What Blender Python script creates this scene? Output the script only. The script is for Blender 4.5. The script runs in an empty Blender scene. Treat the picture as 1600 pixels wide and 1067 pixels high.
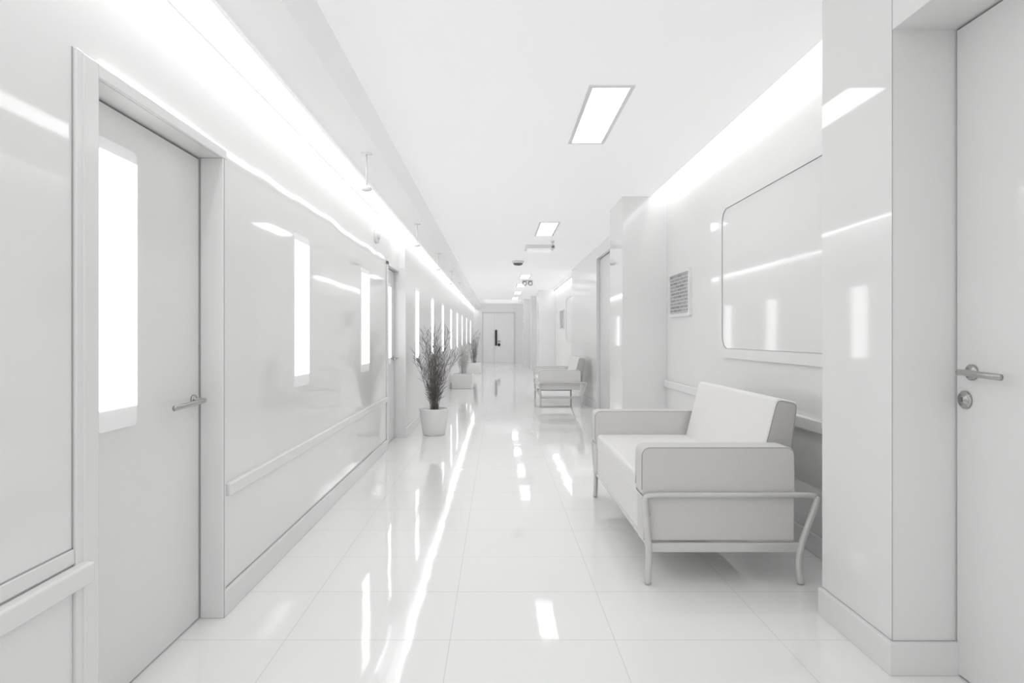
import bpy, bmesh, math, random
from mathutils import Vector, Matrix
random.seed(4)
S=bpy.context.scene
COL=S.collection
S.view_settings.view_transform='Standard'
S.view_settings.look='None'
S.view_settings.exposure=0.0

# ---------------------------------------------------------------- materials
def new_mat(name):
    m=bpy.data.materials.new(name); m.use_nodes=True
    nt=m.node_tree; b=nt.nodes['Principled BSDF']
    return m,nt,b
def pmat(name,col,rough=0.4,metal=0.0,var=0.02,scale=3.0,bump=0.0,bscale=3.0,spec=0.5,stretch=(1,1,1),coat=0.0,emit=0.0):
    m,nt,b=new_mat(name)
    N=nt.nodes.new; L=nt.links.new
    geo=N('ShaderNodeNewGeometry')
    mp=N('ShaderNodeMapping'); mp.inputs['Scale'].default_value=stretch
    L(geo.outputs['Position'],mp.inputs['Vector'])
    no=N('ShaderNodeTexNoise'); no.inputs['Scale'].default_value=scale; no.inputs['Detail'].default_value=3
    L(mp.outputs[0],no.inputs['Vector'])
    r=N('ShaderNodeMapRange'); r.inputs['To Min'].default_value=1-var; r.inputs['To Max'].default_value=1+var
    L(no.outputs['Fac'],r.inputs['Value'])
    mx=N('ShaderNodeVectorMath'); mx.operation='SCALE'
    mx.inputs[0].default_value=col[:3]
    L(r.outputs[0],mx.inputs['Scale'])
    L(mx.outputs[0],b.inputs['Base Color'])
    b.inputs['Roughness'].default_value=rough
    b.inputs['Metallic'].default_value=metal
    b.inputs['Specular IOR Level'].default_value=spec
    b.inputs['Coat Weight'].default_value=coat
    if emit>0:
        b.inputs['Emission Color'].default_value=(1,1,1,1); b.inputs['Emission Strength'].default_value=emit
    if bump>0:
        n2=N('ShaderNodeTexNoise'); n2.inputs['Scale'].default_value=bscale; n2.inputs['Detail'].default_value=1
        L(mp.outputs[0],n2.inputs['Vector'])
        bp=N('ShaderNodeBump'); bp.inputs['Strength'].default_value=1.0; bp.inputs['Distance'].default_value=bump
        L(n2.outputs['Fac'],bp.inputs['Height']); L(bp.outputs[0],b.inputs['Normal'])
    return m
def emat(name,strength,col=(1,1,1)):
    m,nt,b=new_mat(name)
    b.inputs['Base Color'].default_value=(0.8,0.8,0.8,1)
    b.inputs['Emission Color'].default_value=(*col,1)
    b.inputs['Emission Strength'].default_value=strength
    b.inputs['Roughness'].default_value=0.4
    return m
M_wall=pmat('glossy_white_wall',(0.945,0.945,0.942),rough=0.05,var=0.006,scale=0.8,bump=0.0013,bscale=1.6,stretch=(1,1,0.5))
M_wallR=pmat('gloss_white_wall_plain',(0.925,0.925,0.922),rough=0.05,var=0.006,scale=0.8,bump=0.0009,bscale=1.6)
M_wallF=pmat('satin_white_wall',(0.95,0.95,0.948),rough=0.2,var=0.006,scale=0.8,spec=0.35)
M_ceil=pmat('white_ceiling_fill_glow',(0.80,0.80,0.80),rough=0.6,var=0.006,emit=0.30)  # plain white ceiling; emission added as fill light
M_soffit=pmat('white_soffit_fill_glow',(0.88,0.88,0.88),rough=0.6,var=0.006,emit=0.11)  # faint emission lightens the soffit, which is no lamp
M_trim=pmat('white_trim',(0.91,0.91,0.907),rough=0.18,var=0.01)
M_lframe=pmat('lamp_frame_faint_glow',(0.88,0.88,0.88),rough=0.3,var=0.01,emit=0.3)  # frame lightened with a little emission of its own
M_base=pmat('baseboard_white',(0.90,0.90,0.897),rough=0.2,var=0.01)
M_door=pmat('gloss_door',(0.895,0.895,0.892),rough=0.06,var=0.01,bump=0.0008,bscale=1.8)
M_doorE=pmat('end_door_fill_glow',(0.94,0.94,0.94),rough=0.4,var=0.01,emit=0.08)  # emission added to brighten the end door and end wall
M_doorR=pmat('grey_recess_door',(0.80,0.80,0.80),rough=0.3,var=0.01)
M_seam=pmat('seam_grey',(0.50,0.50,0.50),rough=0.5)
M_seamL=pmat('seam_light_grey',(0.66,0.66,0.66),rough=0.5)
M_metal=pmat('brushed_steel',(0.48,0.48,0.47),rough=0.18,metal=1.0)
M_tube=pmat('painted_silver',(0.72,0.72,0.71),rough=0.25,metal=0.25)
M_leather=pmat('pale_leather',(0.89,0.882,0.87),rough=0.5,var=0.02,scale=60,bump=0.0006,bscale=180)
M_leatherG=pmat('grey_leather',(0.735,0.725,0.71),rough=0.55,var=0.02,scale=60,bump=0.0006,bscale=180)
M_leatherD=pmat('mid_grey_leather',(0.60,0.592,0.58),rough=0.55,var=0.02,scale=60,bump=0.0006,bscale=180)
M_pipe=pmat('grey_piping',(0.38,0.375,0.37),rough=0.6)
M_pot=pmat('white_ceramic',(0.93,0.93,0.925),rough=0.25)
M_soil=pmat('grey_soil',(0.2,0.195,0.19),rough=0.9,var=0.3,scale=60)
M_leaf=pmat('dry_grey_foliage',(0.20,0.19,0.185),rough=0.7,var=0.4,scale=15)
M_leafL=pmat('pale_grey_foliage',(0.60,0.595,0.59),rough=0.7,var=0.3,scale=15)
M_leafM=pmat('mid_grey_foliage',(0.32,0.31,0.305),rough=0.7,var=0.3,scale=15)
M_black=pmat('black_metal',(0.03,0.03,0.03),rough=0.35)
M_dgrey=pmat('dark_grey_plastic',(0.18,0.18,0.18),rough=0.4)
M_plastic=pmat('white_plastic',(0.85,0.85,0.85),rough=0.3)
M_frost=pmat('frosted_plate',(0.88,0.88,0.88),rough=0.25,emit=0.12)
M_frostB=pmat('lit_frosted_cover',(0.88,0.88,0.88),rough=0.25,emit=0.3)
M_edge=pmat('door_edge_grey',(0.80,0.80,0.80),rough=0.4)
E_diff=emat('lamp_diffuser_glow',1.7)
E_strip=emat('linear_lamp_core_glow',23.0)
E_cove=emat('cove_lamp_glow',6.0)
E_panel=emat('ceiling_panel_glow',4.5)
E_win=emat('backlit_window_glow',2.7)
E_winF=emat('dim_backlit_window_glow',2.3)
E_glint=emat('wall_glint_glow',2.2)  # glow of the imitated wall reflection, not a lamp
E_big=emat('added_far_fill_glow',0.42)  # glow of the added far-end fill panel

# floor
def floor_mat():
    m,nt,b=new_mat('polished_white_tiles')
    N=nt.nodes.new; L=nt.links.new
    geo=N('ShaderNodeNewGeometry'); sx=N('ShaderNodeSeparateXYZ'); L(geo.outputs['Position'],sx.inputs[0])
    def line(out,off,size,w):
        a=N('ShaderNodeMath'); a.operation='SUBTRACT'; L(out,a.inputs[0]); a.inputs[1].default_value=off-size/2
        p=N('ShaderNodeMath'); p.operation='PINGPONG'; L(a.outputs[0],p.inputs[0]); p.inputs[1].default_value=size/2
        c=N('ShaderNodeMath'); c.operation='GREATER_THAN'; L(p.outputs[0],c.inputs[0]); c.inputs[1].default_value=size/2-w
        return c.outputs[0]
    lx=line(sx.outputs['X'],-0.205,0.705,0.0016)
    ly=line(sx.outputs['Y'],2.737,0.517,0.0022)
    mxm=N('ShaderNodeMath'); mxm.operation='MAXIMUM'; L(lx,mxm.inputs[0]); L(ly,mxm.inputs[1])
    mix=N('ShaderNodeMix'); mix.data_type='RGBA'
    mix.inputs['A'].default_value=(0.98,0.98,0.976,1); mix.inputs['B'].default_value=(0.79,0.79,0.79,1)
    L(mxm.outputs[0],mix.inputs['Factor']); L(mix.outputs['Result'],b.inputs['Base Color'])
    b.inputs['Roughness'].default_value=0.05
    b.inputs['Specular IOR Level'].default_value=0.45
    mp=N('ShaderNodeMapping'); mp.inputs['Scale'].default_value=(1.3,0.9,1); L(geo.outputs['Position'],mp.inputs[0])
    n=N('ShaderNodeTexNoise'); n.inputs['Scale'].default_value=5.0; n.inputs['Detail'].default_value=1.5; L(mp.outputs[0],n.inputs['Vector'])
    bp=N('ShaderNodeBump'); bp.inputs['Strength'].default_value=1; bp.inputs['Distance'].default_value=0.0009
    L(n.outputs['Fac'],bp.inputs['Height']); L(bp.outputs[0],b.inputs['Normal'])
    return m
M_floor=floor_mat()

def notice_mat():
    m,nt,b=new_mat('printed_notice')
    N=nt.nodes.new; L=nt.links.new
    geo=N('ShaderNodeNewGeometry'); sx=N('ShaderNodeSeparateXYZ'); L(geo.outputs['Position'],sx.inputs[0])
    cb=N('ShaderNodeCombineXYZ'); L(sx.outputs['Y'],cb.inputs['X']); L(sx.outputs['Z'],cb.inputs['Y'])
    br=N('ShaderNodeTexBrick'); L(cb.outputs[0],br.inputs['Vector'])
    br.inputs['Color1'].default_value=(0.28,0.28,0.28,1); br.inputs['Color2'].default_value=(0.48,0.48,0.48,1)
    br.inputs['Mortar'].default_value=(0.66,0.66,0.66,1)
    br.inputs['Scale'].default_value=1; br.inputs['Mortar Size'].default_value=0.006
    br.inputs['Brick Width'].default_value=0.16; br.inputs['Row Height'].default_value=0.036
    br.inputs['Bias'].default_value=0.0
    L(br.outputs['Color'],b.inputs['Base Color']); b.inputs['Roughness'].default_value=0.5
    return m
M_notice=notice_mat()

# ---------------------------------------------------------------- helpers
def finish(name,bm,mats,parent=None,origin=None,smooth=False,wn=False):
    if not isinstance(mats,(list,tuple)): mats=[mats]
    if parent is not None: o0=Vector(parent['_w'])
    elif origin is not None: o0=Vector(origin)
    else: o0=Vector((0,0,0))
    bm.transform(Matrix.Translation(-o0))
    me=bpy.data.meshes.new(name); bm.to_mesh(me); bm.free()
    for m in mats: me.materials.append(m)
    if smooth:
        for p in me.polygons: p.use_smooth=True
    ob=bpy.data.objects.new(name,me); COL.objects.link(ob)
    if parent is not None:
        ob.parent=parent; ob.location=(0,0,0); ob['_w']=tuple(o0)
    else:
        ob.location=o0; ob['_w']=tuple(o0)
    if wn:
        md=ob.modifiers.new('wn','WEIGHTED_NORMAL'); md.keep_sharp=True
    return ob
def merge(bm,t):
    me=bpy.data.meshes.new('tmp'); t.to_mesh(me); t.free(); bm.from_mesh(me); bpy.data.meshes.remove(me)
def box(bm,x0,x1,y0,y1,z0,z1,bev=0.0,seg=3,mi=0):
    t=bmesh.new()
    bmesh.ops.create_cube(t,size=1)
    t.transform(Matrix.Translation(((x0+x1)/2,(y0+y1)/2,(z0+z1)/2))@Matrix.Diagonal((abs(x1-x0),abs(y1-y0),abs(z1-z0),1)))
    if bev>0: bmesh.ops.bevel(t,geom=t.edges[:],offset=bev,segments=seg,profile=0.5,affect='EDGES')
    for f in t.faces: f.material_index=mi
    merge(bm,t)
def prism(bm,pts,axis,a,b,bev=0.0,seg=3,mi=0):
    t=bmesh.new()
    def P(p,s):
        return (p[0],s,p[1]) if axis=='y' else ((s,p[0],p[1]) if axis=='x' else (p[0],p[1],s))
    v0=[t.verts.new(P(p,a)) for p in pts]; v1=[t.verts.new(P(p,b)) for p in pts]
    t.faces.new(v0); t.faces.new(v1[::-1]); n=len(pts)
    for i in range(n): t.faces.new((v0[i],v1[i],v1[(i+1)%n],v0[(i+1)%n]))
    bmesh.ops.recalc_face_normals(t,faces=t.faces[:])
    if bev>0: bmesh.ops.bevel(t,geom=t.edges[:],offset=bev,segments=seg,profile=0.5,affect='EDGES')
    for f in t.faces: f.material_index=mi
    merge(bm,t)
def smooth_path(P,sub=8):
    P=[Vector(p) for p in P]; out=[]
    for i in range(len(P)-1):
        p0=P[max(i-1,0)];p1=P[i];p2=P[i+1];p3=P[min(i+2,len(P)-1)]
        for k in range(sub):
            t=k/sub
            out.append(0.5*((2*p1)+(p2-p0)*t+(2*p0-5*p1+4*p2-p3)*t*t+(3*p1-p0-3*p2+p3)*t**3))
    out.append(P[-1]); return out
def fillet(P,r=0.05,n=5,closed=False):
    P=[Vector(p) for p in P]; out=[]
    m=len(P)
    for i in range(m):
        if not closed and i in (0,m-1): out.append(P[i]); continue
        a=P[(i-1)%m];b=P[i];c=P[(i+1)%m]
        rr=min(r,(a-b).length*.45,(c-b).length*.45)
        s=b+(a-b).normalized()*rr; e=b+(c-b).normalized()*rr
        for k in range(n+1):
            t=k/n; out.append(s*(1-t)**2+b*2*t*(1-t)+e*t*t)
    return out
def tube(bm,path,r,seg=10,closed=False,mi=0,flat=1.0):
    path=[Vector(p) for p in path]; n=len(path); rings=[]
    prev=None
    for i,p in enumerate(path):
        if closed: t=(path[(i+1)%n]-path[(i-1)%n]).normalized()
        else: t=(path[min(i+1,n-1)]-path[max(i-1,0)]).normalized()
        if prev is None:
            ref=Vector((1,0,0)) if abs(t.x)<0.8 else Vector((0,1,0))
            u=t.cross(ref).normalized()
        else:
            u=(prev-t*prev.dot(t)).normalized()
        prev=u; v=t.cross(u)
        rad=r[i] if isinstance(r,(list,tuple)) else r
        rings.append([bm.verts.new(p+u*math.cos(2*math.pi*k/seg)*rad+v*math.sin(2*math.pi*k/seg)*rad*flat) for k in range(seg)])
    fs=[]
    for i in range(n if closed else n-1):
        A=rings[i];B=rings[(i+1)%n]
        for k in range(seg): fs.append(bm.faces.new((A[k],A[(k+1)%seg],B[(k+1)%seg],B[k])))
    if not closed:
        fs.append(bm.faces.new(rings[0][::-1])); fs.append(bm.faces.new(rings[-1]))
    for f in fs: f.material_index=mi; f.smooth=True
def lathe(bm,prof,c,axis='z',seg=40,mi=0):
    rings=[]
    for (r,h) in prof:
        ring=[]
        for k in range(seg):
            a=2*math.pi*k/seg; u=math.cos(a)*r; v=math.sin(a)*r
            if axis=='z': p=(c[0]+u,c[1]+v,c[2]+h)
            else: p=(c[0]+h,c[1]+u,c[2]+v)
            ring.append(bm.verts.new(p))
        rings.append(ring)
    fs=[]
    for A,B in zip(rings[:-1],rings[1:]):
        for k in range(seg): fs.append(bm.faces.new((A[k],A[(k+1)%seg],B[(k+1)%seg],B[k])))
    fs.append(bm.faces.new(rings[0][::-1])); fs.append(bm.faces.new(rings[-1]))
    for f in fs: f.material_index=mi; f.smooth=True
    bmesh.ops.recalc_face_normals(bm,faces=fs)
def struct(o,label=None):
    o['kind']='structure'
    if label: o['label']=label
    return o
def thing(name,label,cat,loc,group=None):
    e=bpy.data.objects.new(name,None); COL.objects.link(e); e.location=loc; e['_w']=tuple(loc)
    e.empty_display_size=0.1
    e['label']=label; e['category']=cat
    if group: e['group']=group
    return e
def copy_thing(src,off,label=None,skip=()):
    new=src.copy(); COL.objects.link(new); new.location=src.location+Vector(off)
    if label: new['label']=label
    def rec(a,b):
        for ch in a.children:
            if ch.name.split('.')[0] in skip: continue
            c=ch.copy(); COL.objects.link(c); c.parent=b; rec(ch,c)
    rec(src,new)
    return new
def rrect(cx,cy,w,h,r,n=6):
    pts=[]
    for (sx,sy,a0) in ((1,1,0),(-1,1,90),(-1,-1,180),(1,-1,270)):
        for k in range(n+1):
            a=math.radians(a0+90*k/n)
            pts.append((cx+sx*(w/2-r)+r*math.cos(a),cy+sy*(h/2-r)+r*math.sin(a)))
    return pts
def frame_ring(bm,outer,inner,axis,a,b,mi=0):
    n=len(outer)
    def P(p,s): return (p[0],s,p[1]) if axis=='y' else ((s,p[0],p[1]) if axis=='x' else (p[0],p[1],s))
    oa=[bm.verts.new(P(p,a)) for p in outer]; ob=[bm.verts.new(P(p,b)) for p in outer]
    ia=[bm.verts.new(P(p,a)) for p in inner]; ib=[bm.verts.new(P(p,b)) for p in inner]
    fs=[]
    for i in range(n):
        j=(i+1)%n
        fs+= [bm.faces.new((oa[i],oa[j],ob[j],ob[i])),bm.faces.new((ia[i],ib[i],ib[j],ia[j])),
              bm.faces.new((oa[i],ia[i],ia[j],oa[j])),bm.faces.new((ob[i],ob[j],ib[j],ib[i]))]
    for f in fs: f.material_index=mi
    bmesh.ops.recalc_face_normals(bm,faces=fs)

XL=-1.28; XF=-1.19; YE=31.0; YB=-3.0; ZC=2.87
# ---------------------------------------------------------------- shell
bm=bmesh.new(); box(bm,-1.9,2.5,YB-.2,YE+.2,-0.15,0); struct(finish('floor',bm,M_floor))
bm=bmesh.new()
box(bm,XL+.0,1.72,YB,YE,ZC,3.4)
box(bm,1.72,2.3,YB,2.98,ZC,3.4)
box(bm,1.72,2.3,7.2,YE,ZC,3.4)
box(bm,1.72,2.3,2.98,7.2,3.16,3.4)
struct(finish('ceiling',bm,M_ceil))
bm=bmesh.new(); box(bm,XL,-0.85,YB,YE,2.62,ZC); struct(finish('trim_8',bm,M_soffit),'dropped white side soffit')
bm=bmesh.new()
box(bm,-1.7,XL,YB,2.03,0,3.1)
box(bm,-1.7,XL,2.03,2.955,2.12,3.1)
box(bm,-1.7,-1.44,2.03,2.955,0,2.12)
box(bm,-1.7,XL,2.955,7.4,0,3.1)
box(bm,-1.7,XL,7.4,8.2,2.12,3.1)
box(bm,-1.7,-1.40,7.4,8.2,0,2.12)
struct(finish('wall_left',bm,M_wall))
bm=bmesh.new(); box(bm,-1.7,XF,8.2,YE,0,2.62); struct(finish('wall_left',bm,M_wallF))
bm=bmesh.new()
box(bm,1.52,2.3,2.467,3.0,0,ZC)
box(bm,1.52,2.3,YB,2.467,2.48,ZC)
box(bm,1.82,2.3,YB,2.467,0,2.48)
box(bm,1.90,2.3,3.0,7.2,0,3.3)
box(bm,1.40,2.3,7.2,8.0,0,ZC)
struct(finish('wall_right',bm,M_wallR))
bm=bmesh.new()
box(bm,1.95,2.3,8.0,9.7,0,ZC)
box(bm,1.86,2.3,9.7,11.3,0,ZC)
box(bm,1.74,2.3,9.7,11.3,2.66,ZC)
box(bm,1.74,2.3,11.3,15.1,0,ZC)
box(bm,1.96,2.3,15.1,21.8,0,ZC)
box(bm,1.40,2.3,21.8,23.2,0,ZC)
box(bm,1.74,2.3,23.2,25.0,0,ZC)
box(bm,1.30,2.3,25.0,25.6,0,ZC)
box(bm,1.74,2.3,25.6,27.0,0,ZC)
box(bm,1.10,2.3,27.0,28.0,0,ZC)
box(bm,1.50,2.3,28.0,YE,0,ZC)
struct(finish('wall_right',bm,M_wallF))
bm=bmesh.new(); box(bm,-1.7,2.3,YE,YE+.2,0,3.2); struct(finish('wall_end',bm,M_doorE))

# baseboards
bm=bmesh.new()
box(bm,XL,XL+.02,YB,1.96,0,.118,.004,2); box(bm,XL,XL+.02,2.957,7.33,0,.118,.004,2); box(bm,XF,XF+.015,8.2,YE,0,.118,.004,2)
struct(finish('baseboard_left',bm,M_base))
bm=bmesh.new()
prism(bm,[(1.50,3.0),(1.50,2.447),(1.775,2.447),(1.775,2.467),(1.52,2.467),(1.52,3.0)],'z',0,.125,.003,2)
box(bm,1.88,1.90,3.0,7.2,0,.12,.004,2)
prism(bm,[(1.38,8.0),(1.38,7.18),(1.88,7.18),(1.88,7.2),(1.40,7.2),(1.40,8.0)],'z',0,.12)
box(bm,1.72,1.74,11.3,15.1,0,.12)
prism(bm,[(1.38,23.2),(1.38,21.78),(1.96,21.78),(1.96,21.8),(1.40,21.8),(1.40,23.2)],'z',0,.12)
struct(finish('baseboard_right',bm,M_base))
# ---------------------------------------------------------------- casings
bm=bmesh.new()
xa,xb=XL,XL+.016
box(bm,xa,xb,1.955,2.03,0.0,2.165,.004,2)
box(bm,xa,xb,2.03,2.99,2.12,2.165,.004,2)
box(bm,xa-.09,xb,2.945,2.975,0,2.12,.004,2)
struct(finish('trim_1',bm,M_trim),'white door casing')
bm=bmesh.new()
box(bm,xa,xb,7.33,7.4,0,2.165,.004,2); box(bm,xa,xb,7.33,8.2,2.12,2.165,.004,2)
box(bm,-1.40,XF+.012,8.18,8.23,0,2.165,.004,2)
struct(finish('trim_2',bm,M_trim),'white door casing')
bm=bmesh.new()
box(bm,XL,XL+.012,1.925,1.957,0,2.17,.003,2)
box(bm,XL,XL+.008,YB,1.925,0.615,0.66,.003,2)
struct(finish('trim_3',bm,M_trim),'white wall panel border')
bm=bmesh.new()
box(bm,XL,XL+.002,1.920,1.925,0.66,2.17)
box(bm,XL,XL+.002,YB,1.925,0.66,0.664)
box(bm,XL,XL+.018,2.952,2.9545,0,2.12)
box(bm,XL,XL+.002,2.957,7.33,0.118,0.1205)
box(bm,1.5185,1.521,2.4655,2.4675,.125,2.87)
box(bm,1.517,1.5205,2.47,3.0,.125,.127)
box(bm,1.517,1.76,2.4645,2.467,.125,.127)
struct(finish('trim_4',bm,M_seam),'thin grey panel seams')
bm=bmesh.new()
box(bm,XL+.005,XL+.045,YB,1.965,.548,.612,.009,3)
struct(finish('trim_5',bm,M_trim,smooth=True,wn=True),'white wall guard rail')
bm=bmesh.new()
box(bm,XL,XL+.03,2.99,7.32,.552,.61,.007,3)
struct(finish('trim_6',bm,M_trim,smooth=True,wn=True),'white wall guard rail')
bm=bmesh.new()
box(bm,1.86,1.90,3.02,7.18,.73,.81,.012,3)
struct(finish('trim_7',bm,M_trim,smooth=True,wn=True),'white wall guard rail')

# added glowing line at door-head height, imitating a reflection in the gloss wall
t=thing('wall_glint','thin wavy glowing line imitating a reflection in the glossy wall','imitated reflection',(XL,4,2.15))
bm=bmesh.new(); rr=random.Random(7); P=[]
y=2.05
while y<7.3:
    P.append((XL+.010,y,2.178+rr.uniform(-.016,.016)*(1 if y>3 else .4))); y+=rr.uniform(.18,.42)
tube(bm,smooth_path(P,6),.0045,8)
finish('glint_tube',bm,E_glint,parent=t)

# ---------------------------------------------------------------- doors
def lever(parent,x,y,z,sgn,dy,L=.22,rose=.026):
    bm=bmesh.new()
    lathe(bm,[(rose,0),(rose,sgn*.008),(rose*.85,sgn*.012),(.011,sgn*.013),(.011,sgn*.05)],(x,y,z),axis='x',seg=28)
    P=fillet([(x+sgn*.05,y-dy*.005,z),(x+sgn*.062,y+dy*.03,z+.002),(x+sgn*.06,y+dy*L*.6,z-.002),(x+sgn*.052,y+dy*L,z-.006)],.03)
    tube(bm,P,.0115,12,flat=0.8)
    o=finish('handle',bm,M_metal,parent=parent,smooth=True); o['label']='polished steel lever handle'
    return o
bm=bmesh.new(); box(bm,-1.42,-1.374,2.036,2.941,.006,2.112,.003,2)
d1=struct(finish('door_1',bm,M_door,origin=(-1.4,2.5,0)),'pale grey door with tall backlit window')
lever(d1,-1.374,2.885,1.01,1,-1,.27)
bm=bmesh.new(); box(bm,-1.38,-1.325,7.41,8.17,.006,2.112,.003,2)
d2=struct(finish('door_2',bm,M_door,origin=(-1.35,7.8,0)),'pale grey corridor door')
lever(d2,-1.325,8.10,1.02,1,-1,.2)
bm=bmesh.new(); box(bm,1.762,1.81,1.45,2.458,.006,2.472,.003,2)
d3=struct(finish('door_3',bm,M_door,origin=(1.78,2,0)),'pale grey door beside pillar')
lever(d3,1.762,2.375,1.165,-1,-1,.20,.030)
bm=bmesh.new()
lathe(bm,[(.034,0),(.034,-.007),(.029,-.011),(.017,-.011),(.016,-.016)],(1.762,2.41,1.06),axis='x',seg=32)
box(bm,1.742,1.7475,2.4075,2.4125,1.052,1.07,mi=1)
o=finish('lock',bm,[M_metal,M_dgrey],parent=d3); o['label']='round steel keyhole escutcheon'
bm=bmesh.new()
box(bm,-.72,.78,YE-.06,YE,0,2.42,.01,2)
d4=struct(finish('door_4',bm,M_doorE,origin=(0,YE,0)),'pale end door')
bm=bmesh.new(); box(bm,-.75,-.72,YE-.08,YE,0,2.45); box(bm,.78,.81,YE-.08,YE,0,2.45); box(bm,-.75,.81,YE-.08,YE,2.42,2.45); box(bm,-.19,-.17,YE-.064,YE-.05,0,2.42)
finish('door_frame',bm,M_edge,parent=d4)
bm=bmesh.new(); box(bm,-.14,-.04,YE-.14,YE-.06,.84,1.60,.03,3); tube(bm,fillet([(.02,YE-.06,1.05),(.02,YE-.14,1.05),(.12,YE-.14,1.05)],.03),.02)
tube(bm,[(.05,YE-.06,.88),(.05,YE-.1,.88)],.07)
o=finish('handle',bm,M_black,parent=d4); o['label']='black vertical door handle'
bm=bmesh.new(); box(bm,1.80,1.855,9.73,11.27,.006,2.65,.004,2)
d5=struct(finish('door_5',bm,M_doorR,origin=(1.83,10.5,0)),'tall grey door in recess')

# ---------------------------------------------------------------- backlit windows
def glowwin(i,xf,y0,y1,z0,z1,e=E_win):
    bm=bmesh.new()
    prism(bm,rrect((y0+y1)/2,(z0+z1)/2,y1-y0,z1-z0,.02,3),'x',xf,xf+.006,mi=0)
    box(bm,xf+.004,xf+.009,y0+.012,y1-.002,z0+.075,z1-.045,mi=1)
    o=finish('window_%d'%i,bm,[M_frost,e],origin=(xf,(y0+y1)/2,z0))
    struct(o,'tall narrow backlit frosted window')
glowwin(1,-1.374,2.185,2.425,.965,1.99)
glowwin(2,XL,4.01,4.32,.975,1.95)
glowwin(3,XL,5.98,6.34,.96,1.94)
glowwin(4,-1.325,7.55,7.9,.96,1.94)
k=5
for y in (9.2,11.4,13.6,16.0,18.4,21.0,24.0,27.5):
    glowwin(k,XF,y,y+.38,.90,2.0,E_winF); k+=1

# ---------------------------------------------------------------- linear lamps
def strip_mesh(bm,x0,x1,y0,y1,z,n,mi=0):
    for i in range(n):
        a=y0+(y1-y0)*i/n; b=y0+(y1-y0)*(i+1)/n
        f=bm.faces.new([bm.verts.new(p) for p in ((x0,a,z),(x0,b,z),(x1,b,z),(x1,a,z))]); f.material_index=mi
t=thing('linear_lamp','continuous glowing linear lamp along wall top','lamp',(-1.2,14,2.62))
bm=bmesh.new(); box(bm,-1.279,-1.268,YB+.1,8.19,2.60,2.618); box(bm,-1.12,-1.11,YB+.1,YE-.1,2.60,2.618)
finish('lamp_housing',bm,M_lframe,parent=t)
bm=bmesh.new(); strip_mesh(bm,-1.268,-1.12,YB+.1,8.19,2.610,24); strip_mesh(bm,XF+.002,-1.12,8.19,YE-.1,2.610,40)
bmesh.ops.reverse_faces(bm,faces=bm.faces[:])
finish('diffuser',bm,E_diff,parent=t)
bm=bmesh.new(); strip_mesh(bm,-1.156,-1.144,YB+.1,YE-.1,2.604,64)
bmesh.ops.reverse_faces(bm,faces=bm.faces[:])
finish('lamp_tube',bm,E_strip,parent=t)
t=thing('cove_lamp','hidden glowing cove lamp above alcove wall','lamp',(1.8,5,3.1))
bm=bmesh.new(); box(bm,1.735,1.775,3.02,7.17,3.08,3.14,mi=0)
finish('lamp_tube',bm,E_cove,parent=t)
bm=bmesh.new(); box(bm,1.722,1.735,3.02,7.17,3.05,3.155); finish('lamp_housing',bm,M_trim,parent=t)
t=thing('cove_lamp','glowing cove lamp above distant alcove','lamp',(1.93,18,2.8))
bm=bmesh.new(); box(bm,1.90,1.95,15.3,21.6,2.76,2.84); finish('lamp_tube',bm,E_cove,parent=t)
bm=bmesh.new(); box(bm,1.885,1.90,15.3,21.6,2.78,2.865); finish('lamp_housing',bm,M_trim,parent=t)

# ---------------------------------------------------------------- ceiling panels
def ceil_light(y0,y1,x0=.57,x1=.86):
    t=thing('ceiling_light','recessed rectangular glowing ceiling light with white frame','ceiling light',((x0+x1)/2,(y0+y1)/2,ZC),'recessed ceiling lights')
    bm=bmesh.new(); w=.028
    frame_ring(bm,[(x0,y0),(x1,y0),(x1,y1),(x0,y1)],[(x0+w,y0+w),(x1-w,y0+w),(x1-w,y1-w),(x0+w,y1-w)],'z',ZC-.010,ZC)
    finish('frame',bm,M_trim,parent=t)
    bm=bmesh.new(); strip_mesh(bm,x0+w,x1-w,y0+w,y1-w,ZC-.004,2); bmesh.ops.reverse_faces(bm,faces=bm.faces[:])
    finish('lamp_panel',bm,E_panel,parent=t)
    return t
c0=ceil_light(4.0,5.2)
for dy in (-4.8,4.8,12.3,15.2,18.6,22):
    copy_thing(c0,(0,dy,0))
t=thing('ceiling_light','added wide glowing ceiling panel that brightens the end door','ceiling light',(.2,28.8,ZC))  # panel added to lighten the far end of the corridor
bm=bmesh.new(); frame_ring(bm,[(-.6,27.6),(1.0,27.6),(1.0,30.3),(-.6,30.3)],[(-.56,27.64),(.96,27.64),(.96,30.26),(-.56,30.26)],'z',ZC-.012,ZC); finish('frame',bm,M_lframe,parent=t)  # frame of the added far-end fill panel
bm=bmesh.new(); strip_mesh(bm,-.56,.96,27.64,30.26,ZC-.004,3); bmesh.ops.reverse_faces(bm,faces=bm.faces[:]); finish('lamp_panel',bm,E_big,parent=t)
t=thing('ceiling_light','flat white surface mounted ceiling light','ceiling light',(.72,11.2,ZC))
bm=bmesh.new(); prism(bm,rrect(.72,11.2,.50,.40,.07,6),'z',ZC-.06,ZC); finish('lamp_body',bm,M_trim,parent=t)
bm=bmesh.new(); prism(bm,rrect(.72,11.2,.42,.32,.05,6),'z',ZC-.09,ZC-.06); finish('diffuser',bm,M_frostB,parent=t)
t=thing('security_camera','small white ceiling security camera','camera',(.90,10.55,ZC))
bm=bmesh.new(); lathe(bm,[(.03,-.001),(.03,-.03),(.012,-.035),(.012,-.09)],(.90,10.55,ZC)); finish('mount',bm,M_plastic,parent=t)
bm=bmesh.new(); tube(bm,[(.90,10.46,ZC-.11),(.905,10.66,ZC-.10)],.035,16); finish('camera_body',bm,M_plastic,parent=t)
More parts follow.
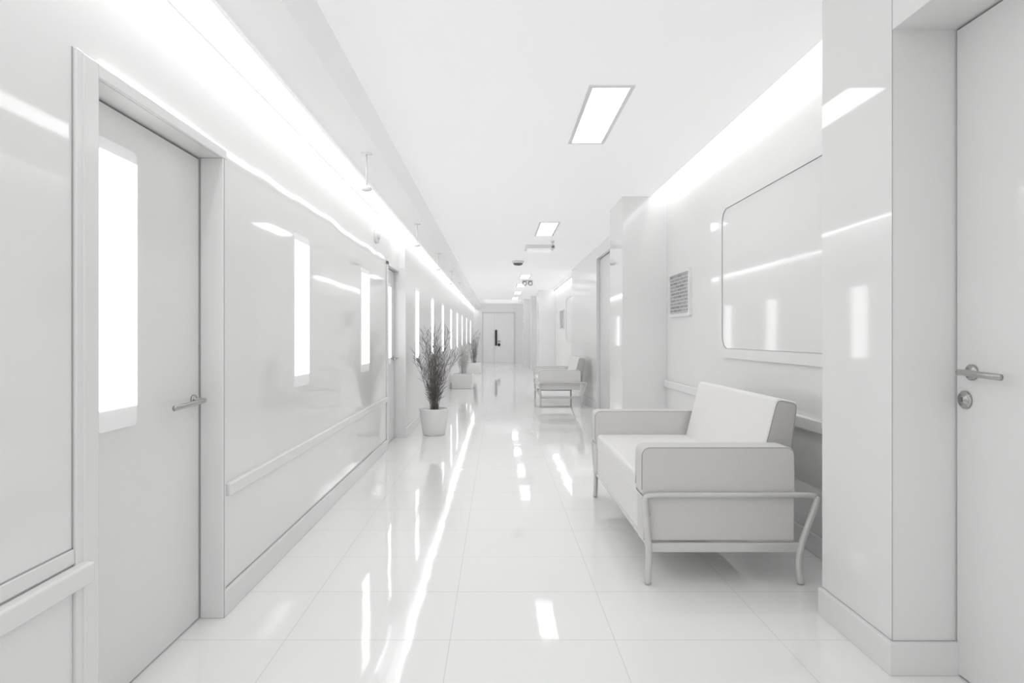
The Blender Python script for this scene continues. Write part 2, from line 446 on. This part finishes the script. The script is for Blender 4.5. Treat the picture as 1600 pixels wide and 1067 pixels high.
bm=bmesh.new(); tube(bm,[(.8995,10.445,ZC-.111),(.90,10.46,ZC-.11)],.02,16); finish('lens',bm,M_dgrey,parent=t)
t=thing('smoke_detector','small grey round ceiling smoke detector','smoke detector',(.42,13.4,ZC))
bm=bmesh.new(); lathe(bm,[(.13,0),(.13,-.02),(.11,-.05)],(.42,13.4,ZC)); finish('base',bm,M_plastic,parent=t)
bm=bmesh.new(); lathe(bm,[(.10,-.05),(.09,-.08),(.04,-.095)],(.42,13.4,ZC)); finish('sensor',bm,M_dgrey,parent=t)
t=thing('twin_spotlight','dark twin round ceiling spotlight','spotlight',(.82,18,ZC))
bm=bmesh.new(); box(bm,.68,.98,17.95,18.05,ZC-.03,ZC-.001); finish('base',bm,M_plastic,parent=t)
for xx in (.75,.91):
    bm=bmesh.new(); tube(bm,[(xx,17.9,ZC-.10),(xx,18.05,ZC-.08)],.065,16); finish('spot_head',bm,M_dgrey,parent=t)
    bm=bmesh.new(); tube(bm,[(xx,17.885,ZC-.102),(xx,17.9,ZC-.10)],.045,16); finish('lens',bm,M_frost,parent=t)
t=thing('wall_sensor','round white wall sensor disc','wall sensor',(XL,6.7,2.36))
bm=bmesh.new(); lathe(bm,[(.09,0),(.09,.02),(.08,.03)],(XL,6.7,2.36),axis='x'); finish('base',bm,M_trim,parent=t)
bm=bmesh.new(); lathe(bm,[(.05,.03),(.045,.045),(.02,.05)],(XL,6.7,2.36),axis='x'); finish('cover',bm,M_plastic,parent=t)

def rod(y):
    t=thing('ceiling_hanger','slim white hanging rod with small disc','hanger',(-.95,y,2.62),'hanging rods under the soffit')
    bm=bmesh.new(); box(bm,-.985,-.915,y-.03,y+.03,2.612,2.62,.002,2); finish('mounting_plate',bm,M_trim,parent=t)
    bm=bmesh.new(); tube(bm,[(-.95,y,2.612),(-.95,y,2.37)],.006,10); finish('rod',bm,M_trim,parent=t)
    bm=bmesh.new(); lathe(bm,[(.012,.02),(.035,.01),(.04,0),(.035,-.008)],(-.95,y,2.36)); finish('disc',bm,M_trim,parent=t)
    return t
r0=rod(4.63)
for dy in (2.9,5.6,8.4,11.2): copy_thing(r0,(0,dy,0))

# ---------------------------------------------------------------- wall board + notice
def board(x,y0,y1,z0,z1,r=.14):
    t=thing('whiteboard','large blank white wall board with rounded frame','whiteboard',(x,(y0+y1)/2,z0))
    bm=bmesh.new(); cy=(y0+y1)/2;cz=(z0+z1)/2;w=y1-y0;h=z1-z0
    f=.075
    frame_ring(bm,rrect(cy,cz,w,h,r,8),rrect(cy,cz,w-2*f,h-2*f,r*.8,8),'x',x-.018,x)
    finish('frame',bm,M_trim,parent=t)
    bm=bmesh.new(); prism(bm,rrect(cy,cz,w-2*f-.01,h-2*f-.01,r*.78,8),'x',x-.012,x-.001)
    finish('board_surface',bm,M_door,parent=t)
    bm=bmesh.new(); frame_ring(bm,rrect(cy,cz,w-2*f,h-2*f,r*.8,8),rrect(cy,cz,w-2*f-.006,h-2*f-.006,r*.79,8),'x',x-.0185,x-.012)
    finish('gasket',bm,M_seamL,parent=t)
    return t
board(1.90,3.15,5.46,1.12,2.43)
b2=board(1.96,16.3,18.3,1.12,2.43)
def notice(x,y0,y1,z0,z1):
    t=thing('notice_board','framed grey notice with rows of small print','notice',(x,(y0+y1)/2,z0),'printed wall notices')
    bm=bmesh.new(); f=.035
    frame_ring(bm,rrect((y0+y1)/2,(z0+z1)/2,y1-y0,z1-z0,.02,3),rrect((y0+y1)/2,(z0+z1)/2,y1-y0-2*f,z1-z0-2*f,.01,3),'x',x-.03,x)
    finish('frame',bm,M_trim,parent=t)
    bm=bmesh.new(); box(bm,x-.015,x-.001,y0+f,y1-f,z0+f,z1-f); finish('printed_sheet',bm,M_notice,parent=t)
notice(1.90,6.27,7.02,1.50,1.98)
notice(1.96,18.8,20.0,1.5,2.1)

# ---------------------------------------------------------------- armchair
YN,YFR=3.37,5.15
ch=thing('armchair','pale leather lounge chair with silver tubular frame beside wall','armchair',(1.15,(YN+YFR)/2,0),'lounge chairs along the corridor')
def part(name,bm,mat,label=None,smooth=True,wn=True,par=ch):
    o=finish(name,bm,mat,parent=par,smooth=smooth,wn=wn)
    if label: o['label']=label
    return o
AT=.155
bm=bmesh.new(); box(bm,.772,1.50,YN+AT-.005,YFR-AT+.005,.40,.535,.03,4); part('seat',bm,M_leather,'pale padded seat cushion')
bm=bmesh.new(); box(bm,.778,1.56,YN+.05,YFR-.05,.225,.42,.008,3); sb=part('seat_base',bm,M_leather)
bm=bmesh.new()
prism(bm,[(1.44,.50),(1.555,.955),(1.68,.93),(1.62,.45)],'y',YN+.20,YFR-.20,.022,4)
bm.normal_update()
for f in bm.faces:
    if abs(f.normal.y)>.85: f.material_index=1
part('backrest',bm,[M_leather,M_leatherD],'tilted pale padded backrest with grey sides')
for y in (YN+.203,YFR-.203):
    bm=bmesh.new()
    tube(bm,fillet([(1.455,y,.52),(1.562,y,.942),(1.668,y,.922),(1.615,y,.47)],.03,5,True),.003,6,True)
    part('piping',bm,M_pipe,'dark grey edge piping',wn=False)
for (ya,yb,yo) in ((YN,YN+AT,YN),(YFR-AT,YFR,YFR)):
    s=1 if yo==YN else -1
    bm=bmesh.new(); prof=fillet([(.755,0,.715),(1.565,0,.715),(1.565,0,.43),(.760,0,.43)],.05,7,True)
    prism(bm,[(p.x,p.z) for p in prof][::1],'y',ya,yb)
    es=[e for e in bm.edges if abs(e.verts[0].co.y-e.verts[1].co.y)<1e-5 and (e.verts[0].co.z+e.verts[1].co.z)/2>.48]
    bmesh.ops.bevel(bm,geom=es,offset=.007,segments=2,profile=.5,affect='EDGES')
    a=part('armrest',bm,M_leatherG,'grey padded armrest')
    for yy in (ya+.002,yb-.002):
        bm=bmesh.new()
        tube(bm,fillet([(.759,yy,.49),(.759,yy,.711),(1.561,yy,.711),(1.561,yy,.49)],.05,6,False),.0025,6)
        part('piping',bm,M_pipe,'dark grey edge piping',wn=False)
    bm=bmesh.new(); box(bm,.766,1.562,ya+.002,yb-.002,.222,.475,.006,3); part('side_panel',bm,M_leatherG,'grey lower side panel')
    yt=yo-s*.018
    bm=bmesh.new()
    tube(bm,fillet([(.785,yt,.36),(.765,yt,.462),(.83,yt,.468),(1.62,yt,.468),(1.675,yt,.462)],.05,6),.014,14)
    part('frame_rail',bm,M_tube,'silver tubular side rail',wn=False)
    bm=bmesh.new(); tube(bm,smooth_path([(.768,yt,.45),(.775,yt,.36),(.79,yt,.18),(.785,yt,0.004)],6),.0175,14); part('leg',bm,M_tube,'silver tubular leg',wn=False)
    bm=bmesh.new(); tube(bm,smooth_path([(1.675,yt,.462),(1.655,yt,.39),(1.60,yt,.24),(1.575,yt,.12),(1.585,yt,0.004)],6),.0175,14); part('leg',bm,M_tube,'silver tubular leg',wn=False)
    bm=bmesh.new(); box(bm,.79,1.59,min(yt,yt+s*.03),max(yt,yt+s*.03),.165,.215,.008,3); part('side_bar',bm,M_tube,'silver flat side bar')
bm=bmesh.new(); box(bm,.785,.815,YN+.01,YFR-.01,.185,.225,.006,2); part('front_bar',bm,M_tube,'silver flat front bar')
ch2=copy_thing(ch,(-.03,8.27,0),'white lounge chair on open silver frame further along',skip=('side_panel','seat_base'))
ch2['_w']=tuple(ch2.location)
bm=bmesh.new(); dx=-.03; box(bm,.778+dx,1.56+dx,YN+8.27+.05,YFR+8.27-.05,.33,.43,.008,3)
o=finish('seat_base',bm,M_leather,parent=ch2)
for c in ch2.children:
    if c.name.startswith('armrest'):
        c.data=c.data.copy(); c.data.materials[0]=M_leather
ch2.scale=(.95,.95,.95)

# ---------------------------------------------------------------- plants
def foliage(bm,c,n,h,spread,rad,leafn=9,ll=.09,seed=1,lw=.02,wild=.85):
    rnd=random.Random(seed)
    for i in range(n):
        a=rnd.uniform(0,2*math.pi); sp=spread*rnd.uniform(.15,1)**.8; H=h*rnd.uniform(.55,1)
        r0=rad*rnd.uniform(0,.5)
        base=Vector((c[0]+math.cos(a)*r0,c[1]+math.sin(a)*r0,c[2]))
        tip=Vector((c[0]+math.cos(a)*sp,c[1]+math.sin(a)*sp,c[2]+H))
        mid=(base+tip)/2+Vector((-math.cos(a),-math.sin(a),.3))*sp*.28
        P=[base*(1-t)**2+mid*2*t*(1-t)+tip*t*t for t in [k/7 for k in range(8)]]
        tube(bm,P,[.0034*(1-.75*k/7) for k in range(8)],4)
        for j in range(leafn):
            t=rnd.uniform(.12,1.0)
            p=base*(1-t)**2+mid*2*t*(1-t)+tip*t*t
            tg=(tip-base).normalized()
            d=(tg*rnd.uniform(.5,1.6)+Vector((rnd.uniform(-1,1),rnd.uniform(-1,1),rnd.uniform(-.1,.5)))*wild).normalized()
            l=ll*rnd.uniform(.5,1.2); w=l*lw+.0011
            sd=d.cross(Vector((rnd.uniform(-1,1),rnd.uniform(-1,1),rnd.uniform(-1,1)))).normalized()
            q=p+d*l*.5+Vector((0,0,.06))*l; e=p+d*l
            vs=[bm.verts.new(v) for v in (p,q+sd*w,e,q-sd*w)]
            bm.faces.new(vs)
    for v in bm.verts:
        if v.co.x<XF+.03: v.co.x=XF+.03+random.random()*.01
def potplant(x,y,label,mat,seed,h=1.0,n=34,spread=.3,ll=.12):
    t=thing('potted_plant',label,'potted plant',(x,y,0))
    bm=bmesh.new()
    lathe(bm,[(.135,0),(.145,.01),(.165,.12),(.182,.24),(.19,.325),(.195,.345),(.188,.35),(.178,.345),(.172,.30)],(x,y,0),seg=48)
    finish('pot',bm,M_pot,parent=t)['label']='round white tapered pot'
    bm=bmesh.new(); lathe(bm,[(.17,.30),(.17,.315),(.05,.325)],(x,y,0.001)); finish('soil',bm,M_soil,parent=t)
    bm=bmesh.new(); foliage(bm,(x,y,.31),n,h,spread,.12,40,ll,seed,.012,1.0); finish('foliage',bm,mat,parent=t)
    return t
potplant(-.845,8.45,'round white pot with dry grey grassy plant',M_leaf,3,1.08,42,.31,.15)
def boxplant(x,y,label,mat,seed,w=.5,h=.9,n=30):
    t=thing('planter_box',label,'planter',(x,y,0))
    bm=bmesh.new(); box(bm,x-w/2,x+w/2,y-w/2,y+w/2,0,.36,.012,2)
    for k in range(4): box(bm,x-w/2+.06+k*(w-.16)/3.2,x-w/2+.075+k*(w-.16)/3.2,y-w/2-.006,y-w/2+.01,.10,.25)
    finish('planter',bm,M_pot,parent=t)
    bm=bmesh.new(); box(bm,x-w/2+.03,x+w/2-.03,y-w/2+.03,y+w/2-.03,.34,.366); finish('soil',bm,M_leafL,parent=t)
    bm=bmesh.new(); foliage(bm,(x,y,.36),n,h,.30,.2,22,.16,seed,.015,1.0); finish('foliage',bm,mat,parent=t)
boxplant(-.88,16.0,'square white planter with pale grey plant',M_leafL,5,.52,.95)
boxplant(-.84,22.5,'square white planter with grey bushy plant',M_leafM,8,.5,1.1)

# ---------------------------------------------------------------- world + camera
w=bpy.data.worlds.new('World'); S.world=w; w.use_nodes=True
w.node_tree.nodes['Background'].inputs[0].default_value=(1,1,1,1)
w.node_tree.nodes['Background'].inputs[1].default_value=1.0
cd=bpy.data.cameras.new('Camera'); cam=bpy.data.objects.new('Camera',cd); COL.objects.link(cam)
cam.location=(0,0,1.3); cam.rotation_euler=(math.pi/2,0,0)
cd.sensor_width=36; cd.lens=22.5; cd.shift_x=22/1600; cd.shift_y=-8.5/1600; cd.clip_start=.05; cd.clip_end=100
S.camera=cam
for o in bpy.data.objects:
    if '_w' in o: del o['_w']
